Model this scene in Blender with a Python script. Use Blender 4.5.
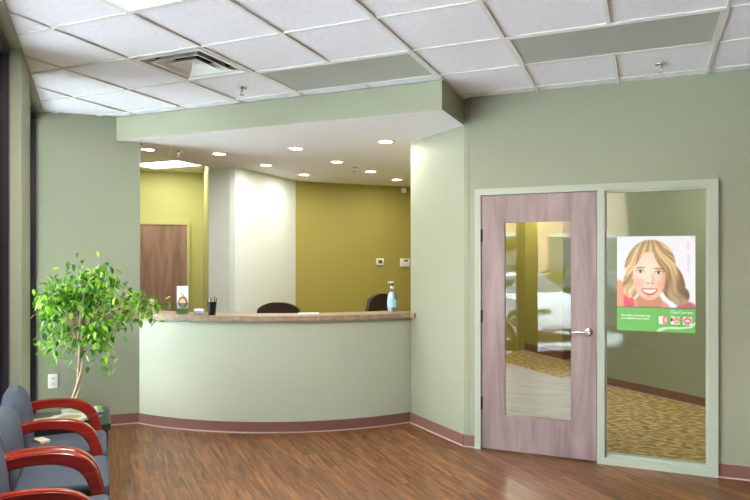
import bpy, bmesh, math, random
from mathutils import Vector, Matrix
random.seed(7)
PI = math.pi
S = bpy.context.scene
C = S.collection
for o in list(bpy.data.objects): bpy.data.objects.remove(o)

# ------------------------------------------------------------------ camera, world, sun, exposure
cam_d = bpy.data.cameras.new('camera'); cam = bpy.data.objects.new('camera', cam_d); C.objects.link(cam)
cam.location = (0, 0, 1.61)
cam.rotation_euler = (PI/2, 0, 0.404)
cam_d.sensor_width = 36; cam_d.lens = 631.5/750*36; cam_d.shift_y = 8/750
cam_d.clip_start = 0.05; cam_d.clip_end = 200
S.camera = cam
S.view_settings.view_transform = 'Standard'; S.view_settings.look = 'None'
S.view_settings.gamma = 1; S.view_settings.use_curve_mapping = False
S.view_settings.exposure = 0.66
WORLD_STRENGTH = 9.0
SUN_STRENGTH = 34.0
DOWN_W = 5.0
LOBBY_TROFFER = 55.0
HALL_TROFFER = 9.0
BACK_W = 26.0
w = bpy.data.worlds.new('world'); S.world = w; w.use_nodes = True
nt = w.node_tree; nt.nodes.clear()
wo = nt.nodes.new('ShaderNodeOutputWorld'); bg = nt.nodes.new('ShaderNodeBackground')
tc = nt.nodes.new('ShaderNodeTexCoord'); sx = nt.nodes.new('ShaderNodeSeparateXYZ')
cr = nt.nodes.new('ShaderNodeValToRGB')
cr.color_ramp.elements[0].position = 0.0; cr.color_ramp.elements[0].color = (0.95, 0.97, 1.0, 1)
cr.color_ramp.elements[1].position = 0.8; cr.color_ramp.elements[1].color = (0.62, 0.78, 1.0, 1)
nt.links.new(tc.outputs['Generated'], sx.inputs[0]); nt.links.new(sx.outputs['Z'], cr.inputs[0])
nt.links.new(cr.outputs[0], bg.inputs['Color']); bg.inputs['Strength'].default_value = WORLD_STRENGTH
nt.links.new(bg.outputs[0], wo.inputs[0])
sd = bpy.data.lights.new('sun', 'SUN'); sd.energy = SUN_STRENGTH; sd.angle = 0.01; sd.color = (1, 0.99, 0.97)
so = bpy.data.objects.new('sun', sd); C.objects.link(so); so.location = (8, 12, 14)
so.rotation_euler = Vector((-0.32, -0.26, -1.0)).to_track_quat('-Z', 'Y').to_euler()

# ------------------------------------------------------------------ helpers
H = 2.971       # ceiling height
SZ = 2.744      # underside of the dropped soffit
W0 = Vector((-3.109, 2.294)); SD = Vector((-0.731, 0.682)).normalized(); ND = Vector((SD.y, -SD.x))   # window wall frame
if ND.x < 0: ND = -ND
def wp(s, n): return W0 + SD*s + ND*n
ANG = math.atan2(-ND.x, ND.y)       # rotation that turns local +Y into the room

class MB:
    def __init__(self): self.v = []; self.f = []; self.m = []; self.mi = 0
    def add(self, vs, fs):
        b = len(self.v); self.v += [tuple(p) for p in vs]
        for f in fs: self.f.append([b+i for i in f]); self.m.append(self.mi)
        return self
    def box(self, x0, x1, y0, y1, z0, z1, M=None):
        vs = [Vector((x, y, z)) for z in (z0, z1) for y in (y0, y1) for x in (x0, x1)]
        if M is not None: vs = [M @ p for p in vs]
        return self.add(vs, [(0,2,3,1),(4,5,7,6),(0,1,5,4),(2,6,7,3),(0,4,6,2),(1,3,7,5)])
    def rbox(self, x0, x1, y0, y1, z0, z1, r=0.01, seg=3, M=None):
        bm = bmesh.new(); bmesh.ops.create_cube(bm, size=1)
        for v in bm.verts: v.co = Vector(((x0+x1)/2+v.co.x*(x1-x0), (y0+y1)/2+v.co.y*(y1-y0), (z0+z1)/2+v.co.z*(z1-z0)))
        bmesh.ops.bevel(bm, geom=bm.edges[:]+bm.verts[:], offset=r, segments=seg, profile=0.5, affect='EDGES')
        return self.bm(bm, M)
    def bm(self, bm, M=None):
        bm.verts.index_update()
        self.add([(M @ v.co) if M is not None else v.co.copy() for v in bm.verts], [[v.index for v in f.verts] for f in bm.faces])
        bm.free(); return self
    def prism(self, pts, z0, z1):
        a = sum(pts[i][0]*pts[(i+1) % len(pts)][1]-pts[(i+1) % len(pts)][0]*pts[i][1] for i in range(len(pts)))
        if a < 0: pts = pts[::-1]
        n = len(pts)
        vs = [(p[0], p[1], z0) for p in pts]+[(p[0], p[1], z1) for p in pts]
        return self.add(vs, [list(range(n))[::-1], [n+i for i in range(n)]]+[(i, (i+1) % n, n+(i+1) % n, n+i) for i in range(n)])
    def tube(self, pts, rad, seg=10, cap=True):
        pts = [Vector(p) for p in pts]; n = len(pts)
        if not hasattr(rad, '__len__'): rad = [rad]*n
        up = None; vs = []
        for i, p in enumerate(pts):
            t = (pts[min(i+1, n-1)]-pts[max(i-1, 0)]).normalized()
            if up is None:
                up = t.orthogonal().normalized()
            else:
                up = (up-t*up.dot(t)).normalized()
            b = t.cross(up)
            for k in range(seg):
                a = 2*PI*k/seg; vs.append(p+(up*math.cos(a)+b*math.sin(a))*rad[i])
        fs = []
        for i in range(n-1):
            for k in range(seg):
                fs.append((i*seg+k, i*seg+(k+1) % seg, (i+1)*seg+(k+1) % seg, (i+1)*seg+k))
        if cap: fs += [list(range(seg))[::-1], [(n-1)*seg+k for k in range(seg)]]
        return self.add(vs, fs)
    def lathe(self, prof, seg=24, M=None, close=True):
        vs = []; n = len(prof)
        for r, z in prof:
            for k in range(seg):
                a = 2*PI*k/seg; p = Vector((r*math.cos(a), r*math.sin(a), z)); vs.append(M @ p if M is not None else p)
        fs = []
        for i in range(n-1):
            for k in range(seg):
                fs.append((i*seg+k, i*seg+(k+1) % seg, (i+1)*seg+(k+1) % seg, (i+1)*seg+k))
        if close: fs += [list(range(seg))[::-1], [(n-1)*seg+k for k in range(seg)]]
        return self.add(vs, fs)
    def build(self, name, mat, parent=None, smooth=False, fix=True):
        me = bpy.data.meshes.new(name); me.from_pydata(self.v, [], self.f)
        ms = mat if isinstance(mat, (list, tuple)) else [mat]
        for m in ms: me.materials.append(m)
        me.polygons.foreach_set('material_index', self.m)
        if fix:
            bm = bmesh.new(); bm.from_mesh(me); bmesh.ops.recalc_face_normals(bm, faces=bm.faces[:]); bm.to_mesh(me); bm.free()
        if smooth:
            me.shade_smooth()
            try: me.set_sharp_from_angle(angle=math.radians(42))
            except Exception: pass
        o = bpy.data.objects.new(name, me); C.objects.link(o)
        if parent: o.parent = parent
        return o
def tag(o, label, cat, group=None, kind=None):
    if label: o['label'] = label
    if cat: o['category'] = cat
    if group: o['group'] = group
    if kind: o['kind'] = kind
    return o
def struct(o, label=None):
    o['kind'] = 'structure'
    if label: o['label'] = label
    return o
def empty(name, loc, rz=0):
    o = bpy.data.objects.new(name, None); C.objects.link(o); o.location = loc; o.rotation_euler = (0, 0, rz); o.empty_display_size = 0.1
    return o
def copy_tree(o, parent=None):
    c = o.copy(); C.objects.link(c); c.parent = parent
    for ch in list(o.children): copy_tree(ch, c)
    return c
def text(body, size, M, mat, name, parent=None, align='LEFT', ext=0.0004, cond=1.0, bold=0.0):
    cu = bpy.data.curves.new(name, 'FONT'); cu.body = body; cu.size = size; cu.align_x = align; cu.extrude = ext
    cu.offset = bold; cu.space_character = 1.0
    t = bpy.data.objects.new(name, cu); C.objects.link(t)
    bpy.context.view_layer.update()
    me = bpy.data.meshes.new_from_object(t)
    bpy.data.objects.remove(t); bpy.data.curves.remove(cu)
    me.transform(Matrix.Diagonal((cond, 1, 1, 1))); me.transform(M); me.materials.clear(); me.materials.append(mat)
    o = bpy.data.objects.new(name, me); C.objects.link(o)
    if parent: o.parent = parent
    return o

# ------------------------------------------------------------------ materials
def srgb(r, g, b):
    f = lambda c: (c/255/12.92) if c/255 <= 0.04045 else ((c/255+0.055)/1.055)**2.4
    return (f(r), f(g), f(b), 1)
def mat(name, col, rough=0.6, metal=0.0, spec=0.5, noise=None, bump=None, emit=None, coat=0.0):
    m = bpy.data.materials.new(name); m.use_nodes = True; t = m.node_tree; b = t.nodes['Principled BSDF']
    b.inputs['Base Color'].default_value = col; b.inputs['Roughness'].default_value = rough
    b.inputs['Metallic'].default_value = metal; b.inputs['Specular IOR Level'].default_value = spec
    b.inputs['Coat Weight'].default_value = coat
    if emit: b.inputs['Emission Color'].default_value = emit[0]; b.inputs['Emission Strength'].default_value = emit[1]
    c = t.nodes.new('ShaderNodeTexCoord')
    n = t.nodes.new('ShaderNodeTexNoise'); t.links.new(c.outputs['Object'], n.inputs['Vector'])
    sc, amt = noise or (30, 0.03)
    n.inputs['Scale'].default_value = sc; n.inputs['Detail'].default_value = 4
    mr = t.nodes.new('ShaderNodeMapRange'); mr.inputs['To Min'].default_value = 1-amt; mr.inputs['To Max'].default_value = 1+amt
    t.links.new(n.outputs['Fac'], mr.inputs['Value'])
    vm = t.nodes.new('ShaderNodeVectorMath'); vm.operation = 'SCALE'; vm.inputs[0].default_value = col[:3]
    t.links.new(mr.outputs[0], vm.inputs['Scale']); t.links.new(vm.outputs[0], b.inputs['Base Color'])
    if bump:
        n2 = t.nodes.new('ShaderNodeTexNoise'); n2.inputs['Scale'].default_value = bump[0]; t.links.new(c.outputs['Object'], n2.inputs['Vector'])
        bp = t.nodes.new('ShaderNodeBump'); bp.inputs['Strength'].default_value = bump[1]; bp.inputs['Distance'].default_value = 0.004
        t.links.new(n2.outputs['Fac'], bp.inputs['Height']); t.links.new(bp.outputs[0], b.inputs['Normal'])
    return m
def nodes(m): return m.node_tree, m.node_tree.nodes['Principled BSDF']
def N(t, k): return t.nodes.new(k)
def ramp(t, src, stops):
    r = N(t, 'ShaderNodeValToRGB'); e = r.color_ramp.elements
    while len(e) > 1: e.remove(e[-1])
    e[0].position, e[0].color = stops[0]
    for p, c in stops[1:]:
        x = e.new(p); x.color = c
    t.links.new(src, r.inputs[0]); return r.outputs[0]

SAGE = mat('sage wall paint', srgb(149, 154, 131), 0.55, bump=(180, 0.05))
SAGE_LIT = mat('sage paint lightened as lit', srgb(180, 188, 167), 0.55, bump=(180, 0.05))  # the wall sage made lighter: light falling on the counter painted in
SAGE_TRIM = mat('sage trim paint', srgb(172, 181, 164), 0.35)
PALE = mat('pale cream wall paint', srgb(232, 240, 234), 0.6, bump=(180, 0.05))
OLIVE = mat('olive yellow wall paint', srgb(168, 158, 78), 0.6, bump=(180, 0.05))
LIME = mat('light lime wall paint', srgb(206, 204, 132), 0.6, bump=(180, 0.05))
WHITE = mat('white gypsum paint', srgb(242, 242, 246), 0.7)
WHITE_METAL = mat('white enamelled metal', srgb(228, 228, 224), 0.35)
BRONZE = mat('dark bronze aluminium', srgb(52, 46, 50), 0.35, metal=0.6)
BASE = mat('brown vinyl baseboard', srgb(126, 88, 80), 0.35, noise=(8, 0.08))
CAULK = mat('pale baseboard toe strip', srgb(190, 172, 162), 0.4)
METAL = mat('brushed nickel', srgb(205, 205, 205), 0.22, metal=1.0)
DARKMETAL = mat('dark hinge metal', srgb(60, 55, 52), 0.35, metal=0.8)
BLACK = mat('black plastic', srgb(22, 22, 24), 0.35)
PLAST = mat('white plastic', srgb(240, 238, 230), 0.35)
LCD = mat('grey display', srgb(90, 95, 80), 0.25)
DUCT = mat('dark duct interior', srgb(45, 50, 55), 0.6)
CONCRETE = mat('pale concrete', srgb(205, 205, 203), 0.8, noise=(6, 0.1), bump=(60, 0.2))
ASPHALT = mat('pale parking lot concrete', srgb(188, 190, 192), 0.9, noise=(20, 0.15), bump=(80, 0.3))
LEATHER = mat('brown black leather', srgb(52, 40, 32), 0.35, noise=(60, 0.15), bump=(120, 0.3))

# ceiling tile: fissured mineral fibre
TILE = mat('mineral fibre ceiling tile', srgb(232, 229, 232), 0.85)
t, b = nodes(TILE)
c = N(t, 'ShaderNodeTexCoord'); n1 = N(t, 'ShaderNodeTexNoise'); n1.inputs['Scale'].default_value = 55; n1.inputs['Detail'].default_value = 5; n1.inputs['Roughness'].default_value = 0.7
t.links.new(c.outputs['Object'], n1.inputs['Vector'])
cc = ramp(t, n1.outputs['Fac'], [(0.0, srgb(222, 221, 230)), (0.40, srgb(236, 235, 243)), (0.5, srgb(244, 243, 250)), (1, srgb(250, 249, 255))])
t.links.new(cc, b.inputs['Base Color'])
bp = N(t, 'ShaderNodeBump'); bp.inputs['Strength'].default_value = 0.25; bp.inputs['Distance'].default_value = 0.003
t.links.new(n1.outputs['Fac'], bp.inputs['Height']); t.links.new(bp.outputs[0], b.inputs['Normal'])

def wood(name, cols, axis_rot=0.0, plank=None, rough=0.35, grain=(6, 60), coord='Object', spec=0.5, vert=False, coat=0.0, pv=(0.74, 1.16)):
    """streaky grain along local Y after rotation about Z (or along Z if vert); plank=(width, length) tints each board"""
    m = mat(name, cols[1], rough, spec=spec, coat=coat); t, b = nodes(m)
    c = N(t, 'ShaderNodeTexCoord'); mp = N(t, 'ShaderNodeMapping'); t.links.new(c.outputs[coord], mp.inputs['Vector'])
    mp.inputs['Rotation'].default_value = (0, 0, axis_rot)
    s = N(t, 'ShaderNodeMapping'); t.links.new(mp.outputs[0], s.inputs['Vector'])
    s.inputs['Scale'].default_value = (grain[1], grain[1], grain[0]) if vert else (grain[1], grain[0], grain[1])
    src = s.outputs[0]; var = None
    if plank:
        br = N(t, 'ShaderNodeTexBrick'); r = N(t, 'ShaderNodeMapping'); r.inputs['Rotation'].default_value = (0, 0, PI/2)
        t.links.new(mp.outputs[0], r.inputs['Vector']); t.links.new(r.outputs[0], br.inputs['Vector'])
        br.inputs['Scale'].default_value = 1; br.inputs['Brick Width'].default_value = plank[1]; br.inputs['Row Height'].default_value = plank[0]
        br.inputs['Mortar Size'].default_value = 0.0012; br.inputs['Mortar Smooth'].default_value = 0.3; br.offset = 0.37; br.inputs['Bias'].default_value = 0
        br.inputs['Color1'].default_value = (0, 0, 0, 1); br.inputs['Color2'].default_value = (1, 1, 1, 1); br.inputs['Mortar'].default_value = (0.5, 0.5, 0.5, 1)
        off = N(t, 'ShaderNodeVectorMath'); off.operation = 'MULTIPLY_ADD'; off.inputs[1].default_value = (7, 31, 0)
        t.links.new(br.outputs['Color'], off.inputs[0]); t.links.new(s.outputs[0], off.inputs[2]); src = off.outputs[0]; var = br
    n1 = N(t, 'ShaderNodeTexNoise'); n1.inputs['Scale'].default_value = 1; n1.inputs['Detail'].default_value = 6; n1.inputs['Roughness'].default_value = 0.62; n1.inputs['Distortion'].default_value = 0.6
    t.links.new(src, n1.inputs['Vector'])
    col = ramp(t, n1.outputs['Fac'], [(0.28, cols[0]), (0.5, cols[1]), (0.72, cols[2])])
    if var:
        hs = N(t, 'ShaderNodeMapRange'); hs.inputs['To Min'].default_value = pv[0]; hs.inputs['To Max'].default_value = pv[1]
        t.links.new(var.outputs['Color'], hs.inputs['Value'])
        vm = N(t, 'ShaderNodeVectorMath'); vm.operation = 'SCALE'; t.links.new(col, vm.inputs[0]); t.links.new(hs.outputs[0], vm.inputs['Scale'])
        mx = N(t, 'ShaderNodeMix'); mx.data_type = 'RGBA'; t.links.new(var.outputs['Fac'], mx.inputs['Factor']); t.links.new(vm.outputs[0], mx.inputs['A']); mx.inputs['B'].default_value = cols[0]
        col = mx.outputs['Result']
    t.links.new(col, b.inputs['Base Color'])
    return m
# plank direction 137.5 deg -> rotate so that it is local Y
FLOOR = wood('wood plank floor', [srgb(58, 34, 20), srgb(124, 78, 44), srgb(160, 106, 62)], math.radians(-(137.5-90)), (0.10, 0.92), rough=0.34, grain=(2.6, 34))
GLARE_FLOOR = wood('plank floor paled as reflected glare', [srgb(186, 190, 200), srgb(204, 208, 216), srgb(216, 220, 228)], PI/2, (0.15, 0.9), rough=0.2, grain=(2, 20), pv=(.95, 1.03))  # pale grey colour stands in for the glare reflected in the door glass
DOORW = wood('mauve stained maple door', [srgb(120, 102, 102), srgb(148, 128, 128), srgb(166, 148, 145)], 0, None, rough=0.4, grain=(1.2, 9), vert=True)
HALLDOOR = wood('brown maple door', [srgb(132, 98, 82), srgb(164, 130, 112), srgb(184, 150, 132)], 0, None, rough=0.4, grain=(0.9, 8), vert=True)
CTOP = wood('brown laminate countertop', [srgb(128, 104, 86), srgb(160, 136, 112), srgb(182, 160, 136)], 0, None, rough=0.3, grain=(20, 20))
CHERRY = wood('cherry stained wood', [srgb(112, 22, 12), srgb(146, 32, 18), srgb(170, 48, 26)], 0, None, rough=0.22, grain=(3, 25), coat=0.4)
TABLEM = mat('dark green black laminate', srgb(44, 56, 50), 0.3)

# carpet
CARPET = mat('tan flecked carpet', srgb(170, 140, 90), 0.95); t, b = nodes(CARPET)
c = N(t, 'ShaderNodeTexCoord'); mp = N(t, 'ShaderNodeMapping'); mp.inputs['Scale'].default_value = (13, 30, 1); mp.inputs['Rotation'].default_value = (0, 0, -0.25)
t.links.new(c.outputs['Object'], mp.inputs['Vector']); n1 = N(t, 'ShaderNodeTexNoise'); n1.inputs['Scale'].default_value = 1.0; n1.inputs['Detail'].default_value = 3
t.links.new(mp.outputs[0], n1.inputs['Vector'])
t.links.new(ramp(t, n1.outputs['Fac'], [(0.36, srgb(104, 84, 52)), (0.47, srgb(150, 124, 76)), (0.56, srgb(178, 150, 98)), (0.66, srgb(206, 180, 124))]), b.inputs['Base Color'])

# woven fabric
FABRIC = mat('blue grey woven fabric', srgb(86, 96, 112), 0.85); t, b = nodes(FABRIC)
c = N(t, 'ShaderNodeTexCoord'); ck = N(t, 'ShaderNodeTexChecker'); ck.inputs['Scale'].default_value = 170
ck.inputs['Color1'].default_value = srgb(52, 60, 74); ck.inputs['Color2'].default_value = srgb(84, 92, 106)
t.links.new(c.outputs['Object'], ck.inputs['Vector']); t.links.new(ck.outputs['Color'], b.inputs['Base Color'])

# brick
BRICK = mat('tan brick', srgb(190, 160, 140), 0.9); t, b = nodes(BRICK)
c = N(t, 'ShaderNodeTexCoord'); mp = N(t, 'ShaderNodeMapping'); mp.inputs['Rotation'].default_value = (PI/2, 0, 0); t.links.new(c.outputs['Object'], mp.inputs['Vector'])
br = N(t, 'ShaderNodeTexBrick'); br.inputs['Scale'].default_value = 1; br.inputs['Brick Width'].default_value = 0.4; br.inputs['Row Height'].default_value = 0.2; br.inputs['Mortar Size'].default_value = 0.012
br.inputs['Color1'].default_value = srgb(196, 160, 138); br.inputs['Color2'].default_value = srgb(178, 142, 120); br.inputs['Mortar'].default_value = srgb(205, 195, 180)
t.links.new(mp.outputs[0], br.inputs['Vector']); t.links.new(br.outputs['Color'], b.inputs['Base Color'])

def glass(name, tint=(1, 1, 1, 1), ior=1.5, boost=1.0, rough=0.0):
    m = bpy.data.materials.new(name); m.use_nodes = True; t = m.node_tree; t.nodes.clear()
    o = N(t, 'ShaderNodeOutputMaterial'); mx = N(t, 'ShaderNodeMixShader'); tr = N(t, 'ShaderNodeBsdfTransparent'); gl = N(t, 'ShaderNodeBsdfGlossy')
    tr.inputs['Color'].default_value = tint; gl.inputs['Roughness'].default_value = rough
    fr = N(t, 'ShaderNodeFresnel'); fr.inputs['IOR'].default_value = ior
    mu = N(t, 'ShaderNodeMath'); mu.operation = 'MULTIPLY'; mu.inputs[1].default_value = boost; mu.use_clamp = True
    t.links.new(fr.outputs[0], mu.inputs[0]); t.links.new(mu.outputs[0], mx.inputs[0]); t.links.new(tr.outputs[0], mx.inputs[1]); t.links.new(gl.outputs[0], mx.inputs[2])
    t.links.new(mx.outputs[0], o.inputs[0]); return m
GLASS_WIN = glass('window glass', (0.93, 0.96, 0.95, 1), 1.5, 1.0)
GLASS_DOOR = glass('door glass', (0.95, 0.96, 0.95, 1), 1.5, 1.15)
GLASS_SIDE = glass('sidelight glass', (0.92, 0.95, 0.92, 1), 1.5, 1.0)
CLEARP = glass('clear acrylic', (0.93, 0.95, 0.96, 1), 1.45, 1.6)
def emis(name, col, st):
    m = mat(name, (0.8, 0.8, 0.8, 1), 0.5, emit=(col, st)); return m
LAMP_ON = emis('lit lamp glass', (1, 0.93, 0.8, 1), 14)
LENS_ON = emis('lit fluorescent lens', (1, 0.99, 0.95, 1), 2.6)
LENS_OFF = mat('unlit prismatic acrylic lens', srgb(176, 178, 172), 0.3, noise=(300, 0.06), bump=(400, 0.2))

# ------------------------------------------------------------------ geometry constants
A = Vector((-1.423, 5.267)); B = Vector((-2.11, 5.824))
BW0 = Vector((-5.151, 4.2)); BW1 = Vector((-4.539, 4.773))
CC = Vector((-4.244, 7.36)); CR = 2.618
def arc(r, a0, a1, n):
    return [(CC.x+r*math.cos(math.radians(a0+(a1-a0)*i/n)), CC.y+r*math.sin(math.radians(a0+(a1-a0)*i/n))) for i in range(n+1)]
def seg(name, p0, p1, z0, z1, thick, m, parent=None, side=1):
    """wall slab from p0 to p1; thickness on the left side (side=1) or right (-1) of p0->p1"""
    p0, p1 = Vector(p0), Vector(p1); d = (p1-p0).normalized(); n = Vector((-d.y, d.x))*side*thick
    return MB().prism([tuple(p0), tuple(p1), tuple(p1+n), tuple(p0+n)], z0, z1).build(name, m, parent)

# ---- floors
fl = MB(); out0 = wp(7.3, -0.05); out1 = wp(-9.6, -0.05)
fl.prism([tuple(out0), tuple(out1), (3.5, 5.33), (-1.40, 5.33), (-2.05, 5.95), (-3.2, 11.3), (-5.3, 11.3), (-9.0, 8.6)], -0.12, 0)
struct(fl.build('floor', FLOOR), 'brown wood-look plank floor of the lobby')
v = MB(); v.prism([(-1.40, 5.33), (-0.31, 5.33), (-0.80, 8.8), (-0.916, 8.979), (-1.048, 8.766), (-1.992, 9.78), (-3.1, 10.9), (-2.05, 5.95)], -0.12, 0)
struct(v.build('floor', GLARE_FLOOR), 'plank floor just inside the glazed door, pale grey standing in for reflected glare')
v = MB(); v.prism([(-0.31, 5.33), (3.5, 5.33), (3.5, 13.2), (-3.8, 13.2), (-3.1, 10.9), (-1.992, 9.78), (-1.048, 8.766), (-0.916, 8.979), (-0.80, 8.8)], -0.12, 0)
struct(v.build('floor', CARPET), 'tan flecked carpet behind the sidelight')

# ---- ceiling: tile cells, skipping the diffuser cell; T-bars below; roof slab above
TX0, TY0, TS = -3.242, 2.689, 0.6096
def cell(i, j): return (TX0+i*TS, TX0+(i+1)*TS, TY0+j*TS, TY0+(j+1)*TS)
cb = MB()
for i in range(-9, 12):
    for j in range(-12, 18):
        x0, x1, y0, y1 = cell(i, j)
        if (i, j) == (0, 1): continue
        # keep only cells over the building
        if (Vector((x1, y1))-W0).dot(ND) < -0.1: continue
        cb.add([(x0, y0, H+.006), (x1, y0, H+.006), (x1, y1, H+.006), (x0, y1, H+.006)], [(3, 2, 1, 0)])
cb.mi = 1
def clipx(y):      # leftmost x inside the building at this y
    p = W0-ND*0.1; return p.x-(y-p.y)*ND.y/ND.x
for i in range(-9, 13):
    x = TX0+i*TS; ylo = max(-5.0, W0.y-(x-W0.x)*ND.x/ND.y-0.1)
    cuts = [(TY0+j*TS+.012, TY0+(j+1)*TS-.012) for (ii, j) in ((2, -1), (2, 2), (5, 2), (-5, 7), (-6, 5)) if ii == i]; y_ = ylo
    for c0, c1 in sorted(cuts): cb.box(x-.012, x+.012, y_, c0, H-.004, H+.004); y_ = c1
    cb.box(x-.012, x+.012, y_, 13.2, H-.004, H+.004)
for j in range(-12, 19):
    y = TY0+j*TS; xlo = max(-9, W0.x-(y-W0.y)*ND.y/ND.x-0.1)
    if xlo < 3.4: cb.box(xlo, 3.5, y-.012, y+.012, H-.0035, H+.004)
struct(cb.build('ceiling', [TILE, WHITE_METAL], fix=False), 'white suspended tile ceiling with metal grid')
rf = MB(); rf.prism([tuple(wp(7.6, -0.35)), tuple(wp(-9.9, -0.35)), (3.7, 13.4), (-9.2, 13.4)], H+.22, H+.5)
struct(rf.build('roof', CONCRETE))

# ---- outer shell
struct(seg('wall_right', (3.4, -3.95), (3.4, 13.3), 0, H+.22, .2, SAGE, side=-1), 'sage wall at the right end of the lobby')
struct(seg('wall_rear', (3.6, 13.0), (-9.0, 13.0), 0, H+.22, .2, OLIVE, side=-1))
struct(seg('wall_hall_side', wp(7.0, 0), wp(7.0, -0.01)+Vector((-.0, 6.2)), 0, H+.22, .2, LIME, side=1))

# ---- door wall (with frame opening -1.323..0.494 up to 2.187)
dw = MB(); Y0, Y1 = 5.267, 5.40
dw.box(-1.378, -1.323, Y0, Y1, 0, H+.02); dw.box(-1.323, 0.494, Y0, Y1, 2.187, H+.02); dw.box(0.494, 3.4, Y0, Y1, 0, H+.02)
struct(dw.build('wall_back', SAGE), 'sage green wall holding the glazed door and sidelight')
# wing wall A-B and the divider behind it
wg = MB()
wg.prism([tuple(A), tuple(B), (-2.02, 5.94), (-1.38, 5.42), (-1.38, 5.267)], 0, H+.02)
struct(wg.build('wall_wing', SAGE), 'short angled sage wall between counter and door')
struct(seg('wall_divider', (-2.02, 5.90), (-3.15, 11.0), 0, H+.02, .10, [OLIVE], side=-1))
# back left wall (45 deg) ends at the counter; continues past the window recess
bwd = (BW1-BW0).normalized(); bwn = Vector((-bwd.y, bwd.x))
st0 = BW0-bwd*0.22
struct(MB().prism([tuple(st0), tuple(BW1), tuple(BW1+bwn*.13), tuple(st0+bwn*.13)], 0, H+.02).build('wall_back_left', SAGE), 'sage wall behind the potted fig tree')
# pale angled column in the reception
struct(MB().prism([(-5.12, 6.575), (-4.80, 6.58), (-4.735, 6.60), (-4.70, 6.64), (-4.69, 6.72), (-4.735, 8.10), (-4.9, 8.2), (-5.4, 7.2)], 0, H+.02).build('wall_column', PALE), 'pale cream wall block behind the counter')
struct(seg('wall_hall', (-5.13, 6.60), (-6.507, 8.215), 0, H+.02, .12, LIME, side=-1), 'narrow lime return wall of the hall')
ydir = (Vector((-6.507, 8.215))-Vector((-7.264, 7.639))).normalized()
struct(seg('wall_hall_end', Vector((-6.507, 8.215))-ydir*2.1, Vector((-6.507, 8.215))+ydir*.1, 0, H+.02, .15, LIME, side=1), 'lime hall wall with the brown door')
od = (Vector((-3.466, 9.488))-Vector((-4.735, 8.10))).normalized()
struct(seg('wall_olive', Vector((-4.735, 8.10)), Vector((-4.735, 8.10))+od*4.2, 0, H+.02, .15, OLIVE, side=1), 'olive yellow rear wall of the reception')
# rooms behind the door
bd = (Vector((0.613, 7.649))-Vector((-0.441, 8.525))).normalized(); bs = Vector((-0.441, 8.525))-bd*.22
struct(seg('wall_back_room', bs, bs+bd*5.2, 0, H+.02, .12, SAGE, side=1), 'sage wall seen through the sidelight')
struct(seg('wall_passage', bs, bs+Vector((0.3, 4.6)), 0, H+.02, .10, SAGE, side=-1))
k0, k1 = Vector((-1.19, 10.332)), Vector((-3.1, 12.5))
struct(MB().prism([tuple(k0), tuple(k1), (-1.5, 12.9), (-0.75, 10.9)], 0, H+.02).build('wall_corner', OLIVE), 'yellow olive wall corner seen through the door glass')

# ---- soffit over the reception
sf = MB()
poly = [(-4.738, 4.627), (-1.423, 4.627), (-1.423, 5.30), (-1.9, 5.95), (-3.0, 11.2), (-3.6, 11.6), (-5.0, 8.2), (-5.0, 4.95), (-4.62, 4.90), (-4.58, 4.82), (-4.70, 4.70)]
n = len(poly)
vs = [(x, y, SZ) for x, y in poly]+[(x, y, H-.004) for x, y in poly]
sf.mi = 0; sf.add(vs, [list(range(n))[::-1], [n+i for i in range(n)]])
sf.mi = 1; sf.add(vs, [(i, (i+1) % n, n+(i+1) % n, n+i) for i in range(n)])
struct(sf.build('ceiling_soffit', [WHITE, SAGE]), 'dropped soffit over the reception with sage front edge')

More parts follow.
